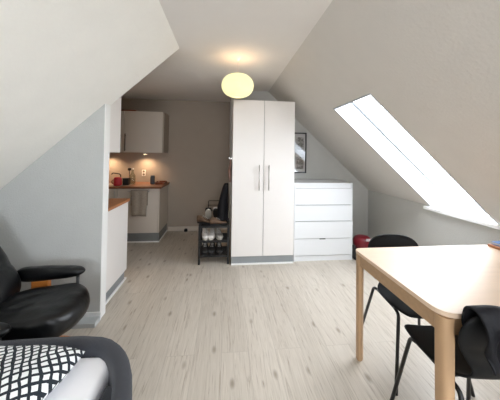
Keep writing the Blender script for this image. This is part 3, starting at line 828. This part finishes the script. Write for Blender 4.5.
b.faces.new(rings[0]); b.faces.new(rings[-1])
obj('rim', b, M['sofa'], t, smooth=True)
b = NB(); prism(b, [(-2.09, -.59), (-.36, -.59), (-.37, .7), (-.40, .88), (-.45, 1.02), (-.53, 1.10), (-.62, 1.13), (-2.09, 1.13)], 'z', .05, .30); obj('base', b, M['sofa'], t)
for x, y in ((-.45, -.5), (-.42, .8), (-2.0, -.5), (-2.0, 1.15)):
    obj('foot', lathe(NB(), [(0, 0), (.02, 0), (.025, .05), (0, .05)], 12, (x, y, 0)), M['blackmetal'], t)
b = prism(NB(), round_poly([(-.452, -.5), (-.345, -.5), (-.36, .80), (-.40, 1.03), (-.455, 1.05)], [.0, .0, .02, .012, .0], 4), 'z', .30, .475)
obj('side_cushion', b, M['sofa'], t, bevel=.015, seg=3)
# mattress with sheet
def mattmod(p, u, v, s):
    p.z += .006 * noise.noise(Vector((p.x * 6, p.y * 6, 1))); return p
b = prism(NB(), round_poly([(-2.08, -.55), (-.462, -.55), (-.462, 1.160), (-2.08, 1.155)], [.05, .05, .075, .05], 8), 'z', .302, .507)
m_ = obj('mattress', b, M['sheet'], None, bevel=.03, seg=4)
tag(m_, 'mattress under a white sheet inside the charcoal sofa bed', 'mattress')
# checked pillow: grid with uv in metres
def duvet():
    b = NB(); uvl = b.loops.layers.uv.new('UVMap'); nx_, ny_ = 44, 34
    ang = math.radians(-38); L_, W_ = .75, .52; vs = {}
    cx_, cy_ = -1.0, .93
    for s in (1, -1):
        for i in range(nx_ + 1):
            for j in range(ny_ + 1):
                u = -1 + 2 * i / nx_; v = -1 + 2 * j / ny_
                edge = i in (0, nx_) or j in (0, ny_)
                if s == -1 and edge: continue
                e_ = max(0, 1 - u ** 4) * max(0, 1 - v ** 4)
                q = .10 * u * u * v * v
                x = u * (1 - q) * L_ / 2; y = v * (1 - q) * W_ / 2; x += .30 * y
                z = s * .055 * e_ ** .5 + (.012 * noise.noise(Vector((x * 6, y * 8, 2))) if s == 1 else 0)
                vs[(s, i, j)] = (b.verts.new((x, y, z)), (x * .8 + y * .6, y * .8 - x * .6))
    g = lambda s, i, j: vs.get((s, i, j)) or vs[(1, i, j)]
    for s in (1, -1):
        for i in range(nx_):
            for j in range(ny_):
                q = [g(s, i, j), g(s, i + 1, j), g(s, i + 1, j + 1), g(s, i, j + 1)]
                if s == -1: q = q[::-1]
                f = b.faces.new([k[0] for k in q])
                for lp, k in zip(f.loops, q): lp[uvl].uv = k[1]
    return b
pl = obj('checked_pillow', duvet(), M['check'], None, smooth=True, recalc=False)
pl.location = (-.985, .893, .557); pl.rotation_euler = (0, 0, math.radians(-2))
tag(pl, 'white pillow with a hand-drawn black grid pattern on the sofa bed', 'pillow')

# ------------------------------------------------------------------ light
wd = bpy.data.worlds.new('World'); bpy.context.scene.world = wd; wd.use_nodes = True
nt = wd.node_tree; bg = nt.nodes['Background']
sky = nt.nodes.new('ShaderNodeTexSky'); sky.sky_type = 'HOSEK_WILKIE'; sky.turbidity = 8; sky.sun_direction = Vector((.6, .5, .6)).normalized()
mx = nt.nodes.new('ShaderNodeMixRGB'); mx.inputs[0].default_value = .12; mx.inputs[1].default_value = (.93, .965, 1.0, 1)
nt.links.new(sky.outputs[0], mx.inputs[2]); nt.links.new(mx.outputs[0], bg.inputs[0]); bg.inputs[1].default_value = 11.0
def portal(cx_, cy_, cz, ax, ay, rot):
    ld = bpy.data.lights.new('daylight_portal', 'AREA'); ld.shape = 'RECTANGLE'; ld.size = ax; ld.size_y = ay; ld.cycles.is_portal = True
    o = bpy.data.objects.new('daylight_portal', ld); C.objects.link(o); o.matrix_world = Matrix.Translation((cx_, cy_, cz)) @ rot
for ya, yb in WY:
    c_ = P((WX0 + XK + .1) / 2, (ya + yb) / 2, .26)
    zaxis = Vector((nx, 0, nz)); xaxis = Vector((math.cos(SL), 0, -math.sin(SL))); yaxis = zaxis.cross(xaxis)
    R_ = Matrix((xaxis, yaxis, zaxis)).transposed().to_4x4()
    portal(c_.x, c_.y, c_.z, 1.8, (yb - ya) + .1, R_)
R_ = Matrix((Vector((1, 0, 0)), Vector((0, 0, 1)), Vector((0, -1, 0)))).transposed().to_4x4()
portal((wx0 + wx1) / 2, Y0 - .26, (wz0 + wz1) / 2, 1.7, 1.4, R_)

# ------------------------------------------------------------------ camera
yaw, pitch, roll = map(math.radians, (5.889, 1.206, .799))
F = Vector((math.sin(yaw) * math.cos(pitch), math.cos(yaw) * math.cos(pitch), math.sin(pitch)))
R0 = Vector((math.cos(yaw), -math.sin(yaw), 0)); U0 = R0.cross(F)
R1 = R0 * math.cos(roll) + U0 * math.sin(roll); U1 = U0 * math.cos(roll) - R0 * math.sin(roll)
cd = bpy.data.cameras.new('camera'); cam = bpy.data.objects.new('camera', cd); C.objects.link(cam)
cam.matrix_world = Matrix.Translation((0, 0, 1.396)) @ Matrix((R1, U1, -F)).transposed().to_4x4()
cd.sensor_width = 36; cd.lens = 245.14 / 500 * 36; cd.shift_y = -(200 - 148.549) / 500; cd.clip_start = .02
sc = bpy.context.scene; sc.camera = cam
sc.view_settings.view_transform = 'Standard'; sc.view_settings.look = 'None'; sc.view_settings.exposure = 0.7; sc.view_settings.gamma = 1
sc.view_settings.use_curve_mapping = False
sc.cycles.max_bounces = 10; sc.cycles.diffuse_bounces = 6; sc.cycles.sample_clamp_indirect = 6
